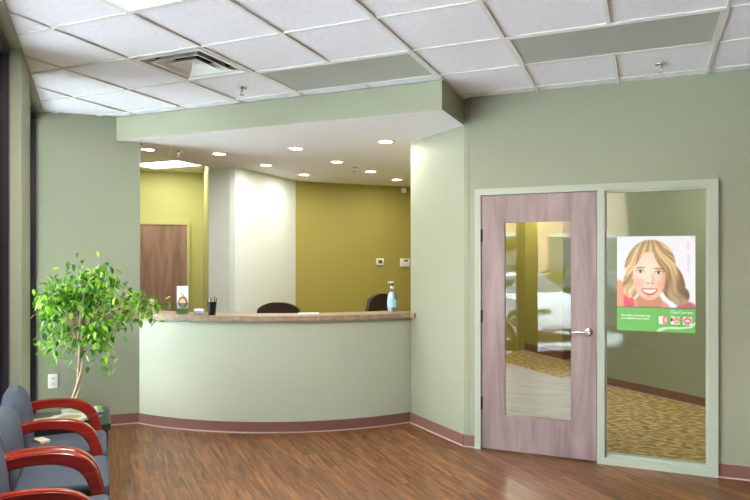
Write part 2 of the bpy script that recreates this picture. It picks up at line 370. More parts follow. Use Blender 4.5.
# ---- window wall
cols = [(0.84, 1.44), (-2.20, -1.96), (-9.7, -4.3), (2.84, 7.3)]
wl = MB(); RC = 0.065; HZ = 2.962; SILL = 0.12
for a, b_ in cols:
    wl.prism([tuple(wp(a, 0)), tuple(wp(b_, 0)), tuple(wp(b_, -.13)), tuple(wp(a, -.13))], 0, H+.22)
wl.prism([tuple(wp(-9.7, 0)), tuple(wp(2.9, 0)), tuple(wp(2.9, -.3)), tuple(wp(-9.7, -.3))], HZ, H+.22)
wl.prism([tuple(wp(-9.7, 0)), tuple(wp(2.9, 0)), tuple(wp(2.9, -.3)), tuple(wp(-9.7, -.3))], -.12, SILL)
struct(wl.build('wall_left', SAGE), 'storefront wall of sage columns between tall windows')
for k, (a, b_, muls) in enumerate([(1.44, 2.84, []), (-1.96, 0.84, [-0.55]), (-4.3, -2.2, [-3.25])]):
    fr = MB(); fw = .055
    def fbox(s0, s1, z0, z1, n0=-RC-.06, n1=-RC):
        fr.prism([tuple(wp(s0, n1)), tuple(wp(s1, n1)), tuple(wp(s1, n0)), tuple(wp(s0, n0))], z0, z1)
    fbox(a, a+fw, SILL, HZ); fbox(b_-fw, b_, SILL, HZ); fbox(a+fw, b_-fw, SILL, SILL+fw); fbox(a+fw, b_-fw, HZ-fw, HZ)
    for mm in muls: fbox(mm-.03, mm+.03, SILL+fw, HZ-fw)
    wf = struct(fr.build('window_%d' % (k+1), BRONZE), 'storefront window with dark bronze frame')
    gp = MB(); gp.prism([tuple(wp(a+.02, -RC-.025)), tuple(wp(b_-.02, -RC-.025)), tuple(wp(b_-.02, -RC-.031)), tuple(wp(a+.02, -RC-.031))], SILL+.02, HZ-.02)
    gp.build('pane', GLASS_WIN, wf)
    # daylight portal in this opening
    ld = bpy.data.lights.new('portal', 'AREA'); ld.shape = 'RECTANGLE'; ld.size = b_-a; ld.size_y = HZ-SILL
    try: ld.cycles.is_portal = True
    except Exception: pass
    lo = bpy.data.objects.new('portal', ld); C.objects.link(lo); pc = wp((a+b_)/2, -.32); lo.location = (pc.x, pc.y, (HZ+SILL)/2)
    lo.rotation_euler = Vector((ND.x, ND.y, 0)).to_track_quat('-Z', 'Z').to_euler()
    if k == 1:
        q_ = wp(-1.76, -RC-.02); cd_ = empty('hanging_card', (q_.x, q_.y, 1.80), ANG); tag(cd_, 'small tilted olive card hanging in the storefront window, mirrored in the door glass', 'card')
        MB().box(-.13, .13, -.002, .002, -.09, .09, Matrix.Rotation(-.22, 4, 'Y')).build('board', OLIVE, cd_)
        LET = mat('dark window lettering', srgb(70, 74, 60), 0.5)
        # lettering faces the street, so it is mirrored from the room side
        for body, s_, z_, sz in (('DENTAL', -1.70, 1.42, .13), ('-0083', -1.71, 1.19, .14)):
            p = wp(s_, -RC-.034)
            # outward normal -ND; text x axis runs so that it reads from outside
            X = Vector((-SD.x, -SD.y, 0)); X = X if True else X
            Z = Vector((-ND.x, -ND.y, 0)); Yv = Vector((0, 0, 1)); X = Yv.cross(Z)
            M = Matrix((X, Yv, Z)).transposed().to_4x4(); M.translation = (p.x, p.y, z_)
            text(body, sz, M, LET, 'lettering', wf, align='CENTER', bold=.005)

# ---- baseboards
def base(name, pts, closed=False, h=.10, th=.008, side=1, toe=True):
    mb = MB()
    for i in range(len(pts)-1):
        p, q = Vector(pts[i]), Vector(pts[i+1]); d = (q-p).normalized(); nn = Vector((-d.y, d.x))*side
        mb.mi = 0; mb.prism([tuple(p), tuple(q), tuple(q+nn*th), tuple(p+nn*th)], 0.006, h)
        mb.mi = 1; mb.prism([tuple(p), tuple(q), tuple(q+nn*(th+.008)), tuple(p+nn*(th+.008))], 0.0, .008)
    return struct(mb.build(name, [BASE, CAULK]))
base('baseboard_wing', [tuple(B), tuple(A)], side=-1)
base('baseboard_back', [(-1.423, 5.267), (-1.323, 5.267)], side=-1)
base('baseboard_right', [(0.494, 5.267), (3.4, 5.267)], side=-1)
base('baseboard_back_left', [tuple(BW0), tuple(BW1)], side=-1)
base('baseboard_back_room', [tuple(bs), tuple(bs+bd*5)], side=-1)
base('baseboard_corner', [tuple(k1), tuple(k0), (-0.75, 10.9)], side=-1, h=.13)
for a, b_ in cols[:3]: base('baseboard_left', [tuple(wp(a, 0)), tuple(wp(b_, 0))], side=-1)

# ------------------------------------------------------------------ reception counter
rc = empty('reception_counter', (-3.4, 5.0, 0))
tag(rc, 'curved sage reception counter with brown laminate top and brown base', 'reception counter')
def localize(o, root):
    o.parent = root; o.matrix_parent_inverse = Matrix.Translation(-Vector(root.location)) if abs(root.rotation_euler.z) < 1e-6 else (Matrix.Translation(root.location) @ Matrix.Rotation(root.rotation_euler.z, 4, 'Z')).inverted()
    return o
a0, a1 = -96.3, -35.2
ob = MB().prism(arc(CR, a0, a1, 48)+arc(CR-.12, a1, a0, 48), 0, 1.03).build('front_panel', SAGE_LIT, smooth=True); localize(ob, rc)
mb = MB()
mb.mi = 0; mb.prism(arc(CR+.008, a0, a1, 48)+arc(CR, a1, a0, 48), .006, .10)
mb.mi = 1; mb.prism(arc(CR+.016, a0, a1, 48)+arc(CR, a1, a0, 48), 0, .008)
localize(mb.build('baseboard', [BASE, CAULK], smooth=True), rc)
top = [(-4.70, 4.595)]+arc(CR+.05, -95.2, -36.5, 48)+[(-2.045, 5.745), (-2.03, 5.79), (-2.12, 5.90)]+arc(CR-.27, -38, -97, 48)+[(-4.62, 4.70)]
localize(MB().prism(top, 1.032, 1.078).build('countertop', CTOP), rc)
localize(MB().prism(arc(CR-.12, -94, -37, 40)+arc(CR-.75, -37, -94, 40), .72, .75).build('work_surface', CTOP), rc)

# ------------------------------------------------------------------ glazed door, frame, sidelight
fm = MB(); FY0, FY1 = 5.235, 5.41
def fb(x0, x1, z0, z1, y0=FY0, y1=FY1): fm.box(x0, x1, y0, y1, z0, z1)
fb(-1.323, -1.272, 0, 2.187); fb(-.345, -.289, 0, 2.187); fb(.429, .494, 0, 2.187)
fb(-1.272, -.345, 2.138, 2.187); fb(-.289, .429, 2.138, 2.187)
fb(-.289, .429, 0, .055)
# glazing stops
for (x0, x1, z0, z1) in ((-.289, -.275, .055, 2.138), (.415, .429, .055, 2.138), (-.275, .415, .055, .07), (-.275, .415, 2.122, 2.138)):
    fb(x0, x1, z0, z1, 5.262, 5.30)
# outer lip of the frame
fb(-1.323, .494, 2.187, 2.193, 5.250, 5.268)
struct(fm.build('trim_1', SAGE_TRIM), 'pale sage metal frame around the door and sidelight')
dl = MB(); DX0, DX1, DZ0, DZ1, DY0, DY1 = -1.266, -.350, .012, 2.133, 5.252, 5.296
gx0, gx1, gz0, gz1 = -1.081, -.536, .297, 1.912
dl.box(DX0, gx0, DY0, DY1, DZ0, DZ1); dl.box(gx1, DX1, DY0, DY1, DZ0, DZ1)
dl.box(gx0, gx1, DY0, DY1, DZ0, gz0); dl.box(gx0, gx1, DY0, DY1, gz1, DZ1)
door = struct(dl.build('door_1', DOORW), 'mauve brown wooden door with a tall glass panel')
st = MB()
for (x0, x1, z0, z1) in ((gx0, gx0+.008, gz0, gz1), (gx1-.008, gx1, gz0, gz1), (gx0+.008, gx1-.008, gz0, gz0+.008), (gx0+.008, gx1-.008, gz1-.008, gz1)):
    st.box(x0, x1, 5.254, 5.294, z0, z1)
st.build('glazing_bead', DOORW, door)
MB().box(gx0+.004, gx1-.004, 5.271, 5.277, gz0+.004, gz1-.004).build('glass', GLASS_DOOR, door)
for z in (1.80, 1.12, .39):
    hb = MB(); hb.lathe([(.007, z-.055), (.008, z-.05), (.008, z+.05), (.007, z+.055)], 12, Matrix.Translation((-1.270, 5.244, 0)))
    hb.box(-1.274, -1.258, 5.246, 5.253, z-.05, z+.05)
    hb.build('hinge', DARKMETAL, door, smooth=True)
# lever handle
hx, hz = -.408, 1.024
R = Matrix.Translation((hx, DY0, hz)) @ Matrix.Rotation(PI/2, 4, 'X')
hm = MB(); hm.lathe([(.0, 0), (.034, 0), (.034, .006), (.030, .011), (.014, .013), (.013, .045), (.011, .050), (0, .050)], 32, R, close=False)
hm.tube([(hx, DY0-.045, hz), (hx-.02, DY0-.047, hz), (hx-.06, DY0-.046, hz+.001), (hx-.10, DY0-.042, hz-.002), (hx-.122, DY0-.038, hz-.004)], [.011, .0115, .010, .009, .006], 14)
hm.build('lever_handle', METAL, door, smooth=True)
MB().box(DX1-.002, DX1+.002, 5.258, 5.290, hz-.06, hz+.05).build('latch_plate', METAL, door)
sl = MB().box(-.287, .427, 5.276, 5.282, .057, 2.136).build('window_5', GLASS_SIDE)
struct(sl, 'tall clear sidelight beside the door')
rub = struct(MB().box(-.275, .415, 5.266, 5.276, .07, .078).build('trim_2', SAGE_TRIM))

# hall door
hd0 = Vector((-6.703, 8.066)); hfr = MB()
M = Matrix.Translation((hd0.x, hd0.y, 0)) @ Matrix.Rotation(math.atan2(ydir.y, ydir.x), 4, 'Z')
hdr = MB().box(-.93, 0, -.035, -.004, .01, 2.135, M).build('door_2', HALLDOOR); struct(hdr, 'brown wooden hall door behind the fig tree')
for (x0, x1, z0, z1) in ((0, .045, 0, 2.18), (-.975, -.93, 0, 2.18), (-.93, 0, 2.135, 2.18)): hfr.box(x0, x1, -.05, -.002, z0, z1, M)
struct(hfr.build('trim_3', LIME), 'lime painted hall door frame')
for z in (1.85, 1.05, .3): MB().box(-.012, .006, -.046, -.034, z-.05, z+.05, M).build('hinge', METAL, hdr)

# ------------------------------------------------------------------ poster on the sidelight
PW, PH = .546, .728
pr = empty('poster', (-.200, 5.2735, 1.049)); tag(pr, 'poster of a smiling blond woman over a green banner, taped on the sidelight', 'poster')
sheetm = mat('white poster paper', srgb(236, 240, 246), 0.35)
MB().box(0, PW, 0, .0012, 0, PH).build('sheet', sheetm, pr)
def sstep(a, b_, x):
    t_ = max(0, min(1, (x-a)/(b_-a))); return t_*t_*(3-2*t_)
def ell(x, y, cx_, cy_, rx, ry, soft=.08, rot=0.0):
    c_, s_ = math.cos(rot), math.sin(rot); dx, dy = x-cx_, y-cy_
    d = math.hypot((dx*c_+dy*s_)/rx, (-dx*s_+dy*c_)/ry); return 1-sstep(1-soft, 1+soft, d)
def mixc(a, b_, t_): return tuple(a[i]*(1-t_)+b_[i]*t_ for i in range(3))
def portrait(x, y):
    """x 0..358, y 0..313 down: colours of the printed photograph (sRGB 0..255)"""
    c_ = mixc((226, 234, 246), (240, 243, 250), sstep(0, 360, x))
    px_, py_ = x-158, y-40; th_ = math.atan2(px_, 60+max(-50, py_)); dd = math.hypot(px_, py_)
    strand = 0.5+0.5*math.sin(th_*58+math.sin(dd*.035)*2.2+math.sin(dd*.09)*.8)
    strand2 = 0.5+0.5*math.sin(th_*17+math.sin(dd*.028+1)*1.8)
    hair = mixc(mixc((158, 124, 88), (196, 162, 116), strand), mixc((206, 176, 128), (232, 208, 160), strand), sstep(.2, .85, strand2))
    hair = mixc(hair, (112, 88, 68), sstep(170, 270, x)*sstep(110, 220, y)*(.35+.4*(1-strand2)))
    hair = mixc(hair, (120, 92, 66), sstep(60, 10, y)*.35)
    # shoulders and pink top
    c_ = mixc(c_, (226, 160, 126), max(ell(x, y, 6, 290, 52, 95), ell(x, y, 140, 330, 110, 62)))
    c_ = mixc(c_, (226, 92, 112), ell(x, y, 56, 296, 24, 52, .15, -.15))
    c_ = mixc(c_, (196, 108, 120), ell(x, y, 320, 330, 52, 44, .15))
    # hair mass
    hm_ = max(ell(x, y, 158, 128, 112, 112, .04), ell(x, y, 74, 200, 44, 76, .07, .25), ell(x, y, 252, 200, 56, 92, .06, -.35), ell(x, y, 292, 262, 40, 42, .10, .5), ell(x, y, 62, 244, 30, 26, .12))
    c_ = mixc(c_, hair, hm_)
    # neck
    c_ = mixc(c_, (206, 146, 116), ell(x, y, 150, 292, 60, 48, .12))
    # face
    fm_ = ell(x, y, 150, 176, 76, 106, .035, -.03)
    sk = mixc((240, 196, 168), (252, 222, 200), ell(x, y, 145, 150, 60, 80, .7))
    sk = mixc(sk, (214, 152, 124), sstep(190, 232, x)*.75)
    sk = mixc(sk, (236, 166, 146), max(ell(x, y, 100, 206, 24, 18, .8), ell(x, y, 202, 210, 20, 18, .8))*.6)
    c_ = mixc(c_, sk, fm_)
    # hair fringe parted over the forehead
    c_ = mixc(c_, hair, max(ell(x, y, 78, 96, 28, 66, .08, .55), ell(x, y, 214, 104, 30, 72, .08, -.5)))
    # brows, eyes
    for ex, ey in ((110, 156), (194, 160)):
        c_ = mixc(c_, (160, 116, 84), ell(x, y, ex, ey-17, 23, 4, .4, .05 if ex > 150 else -.05)*.8)
        c_ = mixc(c_, (120, 84, 66), ell(x, y, ex, ey-1, 19, 8.5, .25)*.75)
        c_ = mixc(c_, (240, 238, 234), ell(x, y, ex, ey+1, 16, 5.5, .2))
        c_ = mixc(c_, (92, 108, 112), ell(x, y, ex, ey, 7, 7, .2)); c_ = mixc(c_, (24, 22, 24), ell(x, y, ex, ey, 3.4, 3.4, .2))
    # nose
    c_ = mixc(c_, (206, 142, 116), ell(x, y, 168, 186, 6, 26, .6)*.45)
    c_ = mixc(c_, (196, 124, 100), max(ell(x, y, 145, 208, 6, 4, .5), ell(x, y, 165, 208, 6, 4, .5))*.8)
    # mouth: lips with a crescent of teeth
    yy = y-(0.0075*(x-152)**2*-1)  # smile curve
    c_ = mixc(c_, (200, 92, 88), ell(x, yy, 152, 246, 37, 15, .12))
    c_ = mixc(c_, (250, 248, 244), ell(x, yy, 152, 244, 31, 8.5, .12))
    c_ = mixc(c_, (216, 156, 130), ell(x, y, 152, 270, 18, 5, .7)*.5)
    return c_
def print_mesh(name, fn, w_, h_, W_, H_, nx, nz, z0, parent, m, y=-.0004):
    me = bpy.data.meshes.new(name); vs = []; fs = []; cols_ = []
    for k in range(nz+1):
        for i in range(nx+1): vs.append((w_*i/nx, y, z0+h_*k/nz))
    for k in range(nz):
        for i in range(nx): q = k*(nx+1)+i; fs.append((q, q+1, q+nx+2, q+nx+1))
    me.from_pydata(vs, [], fs); ca = me.color_attributes.new('print', 'FLOAT_COLOR', 'POINT')
    dat = []
    for k in range(nz+1):
        for i in range(nx+1):
            c_ = fn(W_*i/nx, H_*(1-k/nz)); dat += list(srgb(*c_))
    ca.data.foreach_set('color', dat); me.materials.append(m)
    o = bpy.data.objects.new(name, me); C.objects.link(o); o.parent = parent; return o
PRINT = mat('printed photograph', (0.8, 0.8, 0.8, 1), 0.3); t, b = nodes(PRINT); at = N(t, 'ShaderNodeAttribute'); at.attribute_name = 'print'
t.links.new(at.outputs['Color'], b.inputs['Base Color'])
bh = .185
print_mesh('portrait', portrait, PW, PH-bh, 358, 313, 150, 132, bh, pr, PRINT)
GREEN = mat('green print', srgb(112, 190, 96), 0.35)
MB().box(0, PW, -.0008, 0, 0, bh-.006).build('banner', GREEN, pr)
MB().box(0, PW, -.0009, 0, bh-.006, bh).build('banner_rule', mat('purple print', srgb(92, 84, 120), .4), pr)
ink = mat('white ink', srgb(244, 250, 242), .4)
def pm(x, z, y=-.0012, rot=0): return Matrix.Translation((x, y, z)) @ Matrix.Rotation(PI/2, 4, 'X') @ Matrix.Rotation(rot, 4, 'Z')
text('The clear and simple way', .0205, pm(.030, .112), ink, 'caption', pr, ext=.0002, bold=.0003)
text('to straighten your teeth.', .0205, pm(.030, .090), ink, 'caption', pr, ext=.0002, bold=.0003)
text('ClearCorrect', .032, pm(.375, .142), ink, 'caption', pr, ext=.0002, cond=.88)
text('smile', .03, pm(.506, .62, rot=PI/2), mat('pink ink', srgb(238, 170, 178), .4), 'caption', pr, ext=.0002)
text('you and your', .026, pm(.506, .45, rot=PI/2), mat('grey ink', srgb(190, 192, 204), .4), 'caption', pr, ext=.0002)
def thumb(kind):
    def f(x, y):
        c_ = (248, 240, 240)
        if kind == 0: c_ = mixc(c_, (226, 120, 128), ell(x, y, 78, 50, 34, 60, .2)); c_ = mixc(c_, (240, 200, 190), ell(x, y, 80, 50, 16, 34, .3))
        if kind == 1: c_ = mixc(c_, (228, 150, 140), ell(x, y, 66, 46, 36, 46, .2)); c_ = mixc(c_, (70, 60, 70), ell(x, y, 10, 40, 14, 24, .3)); c_ = mixc(c_, (250, 244, 240), ell(x, y, 66, 60, 18, 8, .3))
        if kind == 2: c_ = mixc(c_, (228, 110, 130), ell(x, y, 50, 50, 46, 46, .15)); c_ = mixc(c_, (248, 190, 196), ell(x, y, 50, 52, 30, 20, .3)); c_ = mixc(c_, (255, 250, 250), ell(x, y, 50, 46, 26, 6, .3))
        return c_
    return f
for k in range(3):
    th = print_mesh('thumbnail', thumb(k), .060, .058, 100, 100, 20, 20, 0, pr, PRINT); th.location = (.297+k*.083, -.0010, .060)
cv = MB(); pts = [(.28, .004), (.30, .026), (.33, .037), (.38, .041), (.45, .041), (.50, .05), (.53, .07), (PW, .085), (PW, .062), (.52, .036), (.44, .024), (.36, .022), (.30, .0)]
cv.add([(x, -.00095, z) for x, z in pts], [list(range(len(pts)))])
cv.build('banner_swoosh', mat('light green print', srgb(196, 232, 188), .4), pr)
for x, z in ((.012, .716), (PW-.03, .716)):
    MB().box(x, x+.02, -.0011, 0, z-.004, z+.006).build('tape', CLEARP, pr)

# ------------------------------------------------------------------ ceiling fixtures
def troffer(i, j, on, label, watts):
    x0, x1, y0, y1 = cell(i, j)[0], cell(i+1, j)[1], cell(i, j)[2], cell(i, j)[3]
    r = empty('light_troffer', ((x0+x1)/2, (y0+y1)/2, H)); hx_, hy_ = (x1-x0)/2-.012, (y1-y0)/2-.012
    tag(r, label, 'ceiling light')
    MB().box(-hx_+.02, hx_-.02, -hy_+.02, hy_-.02, -.001, .003).build('lens', LENS_ON if on else LENS_OFF, r)
    f = MB()
    for q in ((-hx_, hx_, -hy_, -hy_+.02), (-hx_, hx_, hy_-.02, hy_), (-hx_, -hx_+.02, -hy_+.02, hy_-.02), (hx_-.02, hx_, -hy_+.02, hy_-.02)): f.box(*q, -.005, .004)
    f.build('frame', WHITE_METAL, r)
    if on:
        ld = bpy.data.lights.new('fluorescent tubes', 'AREA'); ld.shape = 'RECTANGLE'; ld.size = 1.15; ld.size_y = .55; ld.energy = watts; ld.color = (1, .97, .9)
        lo = bpy.data.objects.new('fluorescent_tubes', ld); C.objects.link(lo); lo.parent = r; lo.location = (0, 0, -.012)
    return r
troffer(1, -1, True, 'lit ceiling light at the top left edge near the windows', LOBBY_TROFFER)
troffer(1, 2, False, 'unlit ceiling light panel directly in front of the soffit edge', 0)
troffer(4, 2, False, 'unlit ceiling light panel above the wall with the door', 0)
troffer(-6, 7, True, 'glowing hall ceiling light above the brown hall door', HALL_TROFFER)
troffer(-7, 5, True, 'lit hall ceiling light behind the end of the sage wall', HALL_TROFFER*.6)
troffer(-2, -5, True, 'lit ceiling light over the chairs by the storefront', 1) if False else None

x0, x1, y0, y1 = cell(0, 1)
dr = empty('air_diffuser', ((x0+x1)/2, (y0+y1)/2, H)); tag(dr, 'square white air diffuser with dark stepped slots in the tile ceiling', 'air vent')
def frust(mb, ao, zo, ai, zi):
    vs = [(-ao, -ao, zo), (ao, -ao, zo), (ao, ao, zo), (-ao, ao, zo), (-ai, -ai, zi), (ai, -ai, zi), (ai, ai, zi), (-ai, ai, zi)]
    mb.add(vs, [(0, 1, 5, 4), (1, 2, 6, 5), (2, 3, 7, 6), (3, 0, 4, 7)])
f = MB(); frust(f, .293, -.006, .255, -.006); frust(f, .255, -.006, .235, .045); f.build('frame', WHITE_METAL, dr, fix=False)
f = MB(); frust(f, .205, -.010, .190, -.008); frust(f, .190, -.008, .14, .05); f.build('cone', WHITE_METAL, dr, fix=False)
f = MB(); frust(f, .120, -.004, .07, .03); frust(f, .07, .03, .0, .045); f.build('core', WHITE_METAL, dr, fix=False)
f = MB(); f.box(-.30, .30, -.30, .30, .20, .205); frust(f, .300, .006, .300, .20); f.build('duct_box', DUCT, dr, fix=False)

def sprinkler(x, y, z, label, grp='sprinkler heads'):
    r = empty('sprinkler_head', (x, y, z)); tag(r, label, 'sprinkler', grp)
    MB().lathe([(.0, -.001), (.040, -.001), (.038, -.006), (.012, -.010), (.010, -.03), (.0, -.03)], 20, close=False).build('escutcheon', METAL, r, smooth=True)
    f = MB(); f.tube([(.009, 0, -.028), (.014, 0, -.042), (.004, 0, -.055)], .003, 6); f.tube([(-.009, 0, -.028), (-.014, 0, -.042), (-.004, 0, -.055)], .003, 6)
    f.lathe([(0, -.054), (.018, -.055), (.018, -.058), (0, -.058)], 16, close=False); f.build('deflector', METAL, r, smooth=True)
sprinkler(.103, 4.862, H, 'sprinkler head in the ceiling tile above the door')
sprinkler(-2.966, 4.23, H, 'sprinkler head in the tile between air diffuser and soffit')
sprinkler(-3.34, 7.16, SZ, 'sprinkler head among the soffit downlights, middle of the soffit')
sprinkler(-4.55, 5.35, SZ, 'sprinkler head near the left edge of the soffit by the hall')

dls = [(-4.77, 5.13, 'half hidden'), (-4.255, 5.65, 'front left'), (-3.315, 5.68, 'front middle'), (-2.318, 5.69, 'front right'), (-4.250, 6.56, 'second row left'), (-3.335, 6.66, 'second row middle'),
       (-4.258, 7.51, 'third row left'), (-3.303, 7.58, 'third row middle'), (-3.294, 8.51, 'rearmost')]
proto = None
for x, y, nm in dls:
    if proto is None:
        proto = r = empty('downlight', (x, y, SZ))
        MB().lathe([(.095, 0), (.095, -.003), (.080, -.007), (.066, -.006), (.064, .0), (.064, -.001)], 32, close=False).build('trim_ring', WHITE_METAL, r, smooth=True)
        MB().lathe([(0, -.0035), (.064, -.0035), (.064, -.001), (0, -.001)], 24, close=False).build('lamp', LAMP_ON, r)
        ld = bpy.data.lights.new('downlight lamp', 'AREA'); ld.shape = 'DISK'; ld.size = .12; ld.energy = DOWN_W; ld.color = (1, .96, .9); ld.spread = PI
        lo = bpy.data.objects.new('downlight_beam', ld); C.objects.link(lo); lo.parent = r; lo.location = (0, 0, -.014)
    else: r = copy_tree(proto); r.location = (x, y, SZ)
    tag(r, 'round lit recessed downlight in the white soffit, %s' % nm, 'downlight', 'soffit downlights')

# small devices on walls
def on_wall(name, p, d, z, label, cat):
    r = empty(name, (p[0], p[1], z), math.atan2(d.y, d.x)); tag(r, label, cat); return r   # local x along the wall, -y out
tp = Vector((-3.815, 9.107)); r = on_wall('thermostat', tp, od, 1.55, 'white thermostat with grey display on the olive wall', 'thermostat')
MB().rbox(-.065, .065, -.028, 0, -.055, .055, .012, 3).build('housing', PLAST, r, smooth=True); MB().box(-.032, .032, -.0295, -.026, -.022, .028).build('display', LCD, r)
tp = Vector((-4.735, 8.10))+od*1.80; r = on_wall('alarm_keypad', tp, od, 1.535, 'white alarm keypad half hidden behind the angled wall', 'keypad')
MB().rbox(-.085, .085, -.03, 0, -.065, .065, .008, 2).build('housing', PLAST, r, smooth=True); MB().box(-.02, .045, -.0315, -.028, .02, .045).build('display', BLACK, r)
tp = Vector((-4.735, 8.10))+od*1.77; r = on_wall('motion_sensor', tp, od, SZ-.06, 'tiny white sensor high in the corner of the olive wall', 'sensor')
MB().rbox(-.04, .04, -.05, 0, -.04, .04, .012, 3).build('housing', PLAST, r, smooth=True)
op = Vector((-5.096, 4.251)); r = on_wall('wall_outlet', op, bwd, .458, 'white wall outlet beside the dark window frame', 'outlet')
MB().rbox(-.042, .042, -.006, 0, -.066, .066, .004, 2).build('cover_plate', PLAST, r, smooth=True)
for z in (.026, -.026):
    s_ = MB().rbox(-.018, .018, -.0085, -.005, z-.016, z+.016, .003, 2).build('socket', WHITE_METAL, r, smooth=True)
    MB().box(-.009, -.006, -.0092, -.0084, z-.006, z+.008).box(.006, .009, -.0092, -.0084, z-.006, z+.008).build('slot', BLACK, s_)

# ------------------------------------------------------------------ things on the counter
CT = 1.0785
def cpos(deg, r): return (CC.x+r*math.cos(math.radians(deg)), CC.y+r*math.sin(math.radians(deg)))
# sanitizer bottle
r = empty('sanitizer_bottle', (-2.295, 5.80, CT)); r.scale = (1.22, 1.22, 1.16); tag(r, 'clear pump bottle of hand sanitizer at the right end of the counter', 'bottle')
MB().lathe([(0, 0), (.036, 0), (.040, .005), (.040, .13), (.036, .155), (.026, .18), (.015, .195), (.015, .20), (0, .20)], 28, close=False).build('body', glass('bottle plastic', (.90, .94, .97, 1), 1.4, 1.8, .05), r, smooth=True)
MB().lathe([(0, .004), (.036, .004), (.037, .12), (.032, .15), (.02, .17), (0, .17)], 24, close=False).build('gel', mat('clear gel', srgb(228, 238, 244), .15), r, smooth=True)
lb = MB(); seg_ = 24
for k in range(seg_+1):
    a = math.radians(-170+k*180/seg_)
    lb.v += [(.0405*math.cos(a), .0405*math.sin(a), .04), (.0405*math.cos(a), .0405*math.sin(a), .11)]
for k in range(seg_): lb.f.append([2*k, 2*k+2, 2*k+3, 2*k+1]); lb.m.append(0)
lab = lb.build('label', mat('pale blue bottle label', srgb(168, 214, 232), .4), r, smooth=True, fix=False)
p_ = MB(); p_.lathe([(0, .198), (.017, .198), (.017, .218), (.008, .222), (.006, .245), (0, .245)], 20, close=False)
p_.rbox(-.012, .012, -.012, .012, .243, .258, .004, 2); p_.tube([(0, 0, .252), (-.02, -.02, .252), (-.028, -.028, .244)], [.006, .005, .004], 8)
p_.build('pump', mat('white grey pump plastic', srgb(215, 218, 220), .35), r, smooth=True)
MB().lathe([(0, .222), (.011, .222), (.011, .242), (0, .242)], 16, close=False).build('pump_collar', BLACK, r, smooth=True)
# pencil cup
p = (-3.725, 4.83); r = empty('pencil_cup', (p[0], p[1], CT)); tag(r, 'black mesh pencil cup holding pens on the counter', 'pencil cup')
MB().lathe([(0, 0), (.034, 0), (.044, .115), (.047, .115), (.047, .119), (.041, .119), (.032, .004), (0, .004)], 24, close=False).build('cup', BLACK, r, smooth=True)
for k, (dx, dy, tx, ty, L, cc_) in enumerate([(.01, 0, .028, .01, .165, (40, 40, 45)), (-.012, .008, -.035, .01, .150, (200, 200, 205)), (0, -.015, .012, -.03, .155, (60, 62, 70)), (-.005, .012, -.02, .032, .16, (170, 172, 176)), (.015, .012, .036, .025, .15, (50, 50, 54)), (-.018, -.006, -.042, -.01, .145, (70, 70, 72))]):
    o_ = MB().tube([(dx, dy, .008), (tx*.9, ty*.9, L*.85), (tx, ty, L), (tx*1.03, ty*1.03, L+.008)], [.004, .004, .004, .0015], 8).build('pen', mat('pen plastic %d' % k, srgb(*cc_), .3), None, smooth=True)
    o_.location = r.location; tag(o_, 'pen standing in the black mesh cup on the counter', 'pen', 'pens in the mesh cup')
# brochure in an upright stand
p = (-4.085, 4.85); r = empty('brochure_stand', (p[0], p[1], CT), .42); tag(r, 'clear stand with a white brochure showing a woman over green band', 'brochure stand')
MB().box(-.058, .058, -.004, -.002, 0, .10).box(-.058, .058, .012, .014, 0, .25).box(-.058, .058, -.03, .06, 0, .003).build('stand', CLEARP, r)
br_ = MB().box(-.054, .054, .002, .008, .004, .262).build('brochure', sheetm, r)
def bro(x, y):
    c_ = (246, 246, 248)
    if 30 < y < 36 or 44 < y < 49: c_ = mixc(c_, (196, 206, 216), .7) if 18 < x < 84 else c_
    if y > 82: c_ = mixc(c_, (146, 108, 84), ell(x, y, 54, 130, 42, 46, .1))
    c_ = mixc(c_, (244, 196, 168), ell(x, y, 50, 138, 28, 36, .12))
    c_ = mixc(c_, (250, 240, 236), ell(x, y, 50, 156, 9, 3.5, .3))
    if y > 182: c_ = (124, 190, 104)
    return c_
pp = print_mesh('cover_print', bro, .108, .258, 100, 220, 24, 52, .004, br_, PRINT, y=.0014); pp.location = (-.054, 0, 0)
# business card holder
p = (-3.875, 4.84); r = empty('card_holder', (p[0], p[1], CT), .3); tag(r, 'clear business card holder beside the black pencil cup', 'card holder')
MB().box(-.05, .05, -.03, -.027, 0, .03).box(-.05, .05, -.03, .03, 0, .003).box(-.05, .05, .024, .027, 0, .062).build('holder', CLEARP, r)
MB().box(-.044, .044, -.024, .018, .004, .05).build('cards', sheetm, r)
# small cream figurine half behind the leaves
p = (-4.60, 5.00); r = empty('candle_holder', (p[0], p[1], CT)); tag(r, 'small cream jar on the left end of the counter behind leaves', 'jar')
MB().lathe([(0, 0), (.05, 0), (.052, .01), (.045, .02), (.034, .035), (.042, .06), (.044, .08), (.036, .1), (.02, .105), (0, .105)], 24, close=False).build('body', mat('cream ceramic', srgb(226, 212, 186), .35), r, smooth=True)
MB().lathe([(0, .105), (.024, .105), (.022, .115), (.006, .12), (.006, .128), (0, .13)], 20, close=False).build('lid', mat('tan ceramic', srgb(200, 176, 140), .35), r, smooth=True)
# flat keyboard tray / papers
p = cpos(-58, 2.44); r = MB().rbox(-.10, .10, -.07, .07, 0, .006, .002, 1, Matrix.Translation((p[0], p[1], CT)) @ Matrix.Rotation(.55, 4, 'Z')).build('paper_stack', sheetm); tag(r, 'low stack of white papers on the counter before the left office chair', 'papers')

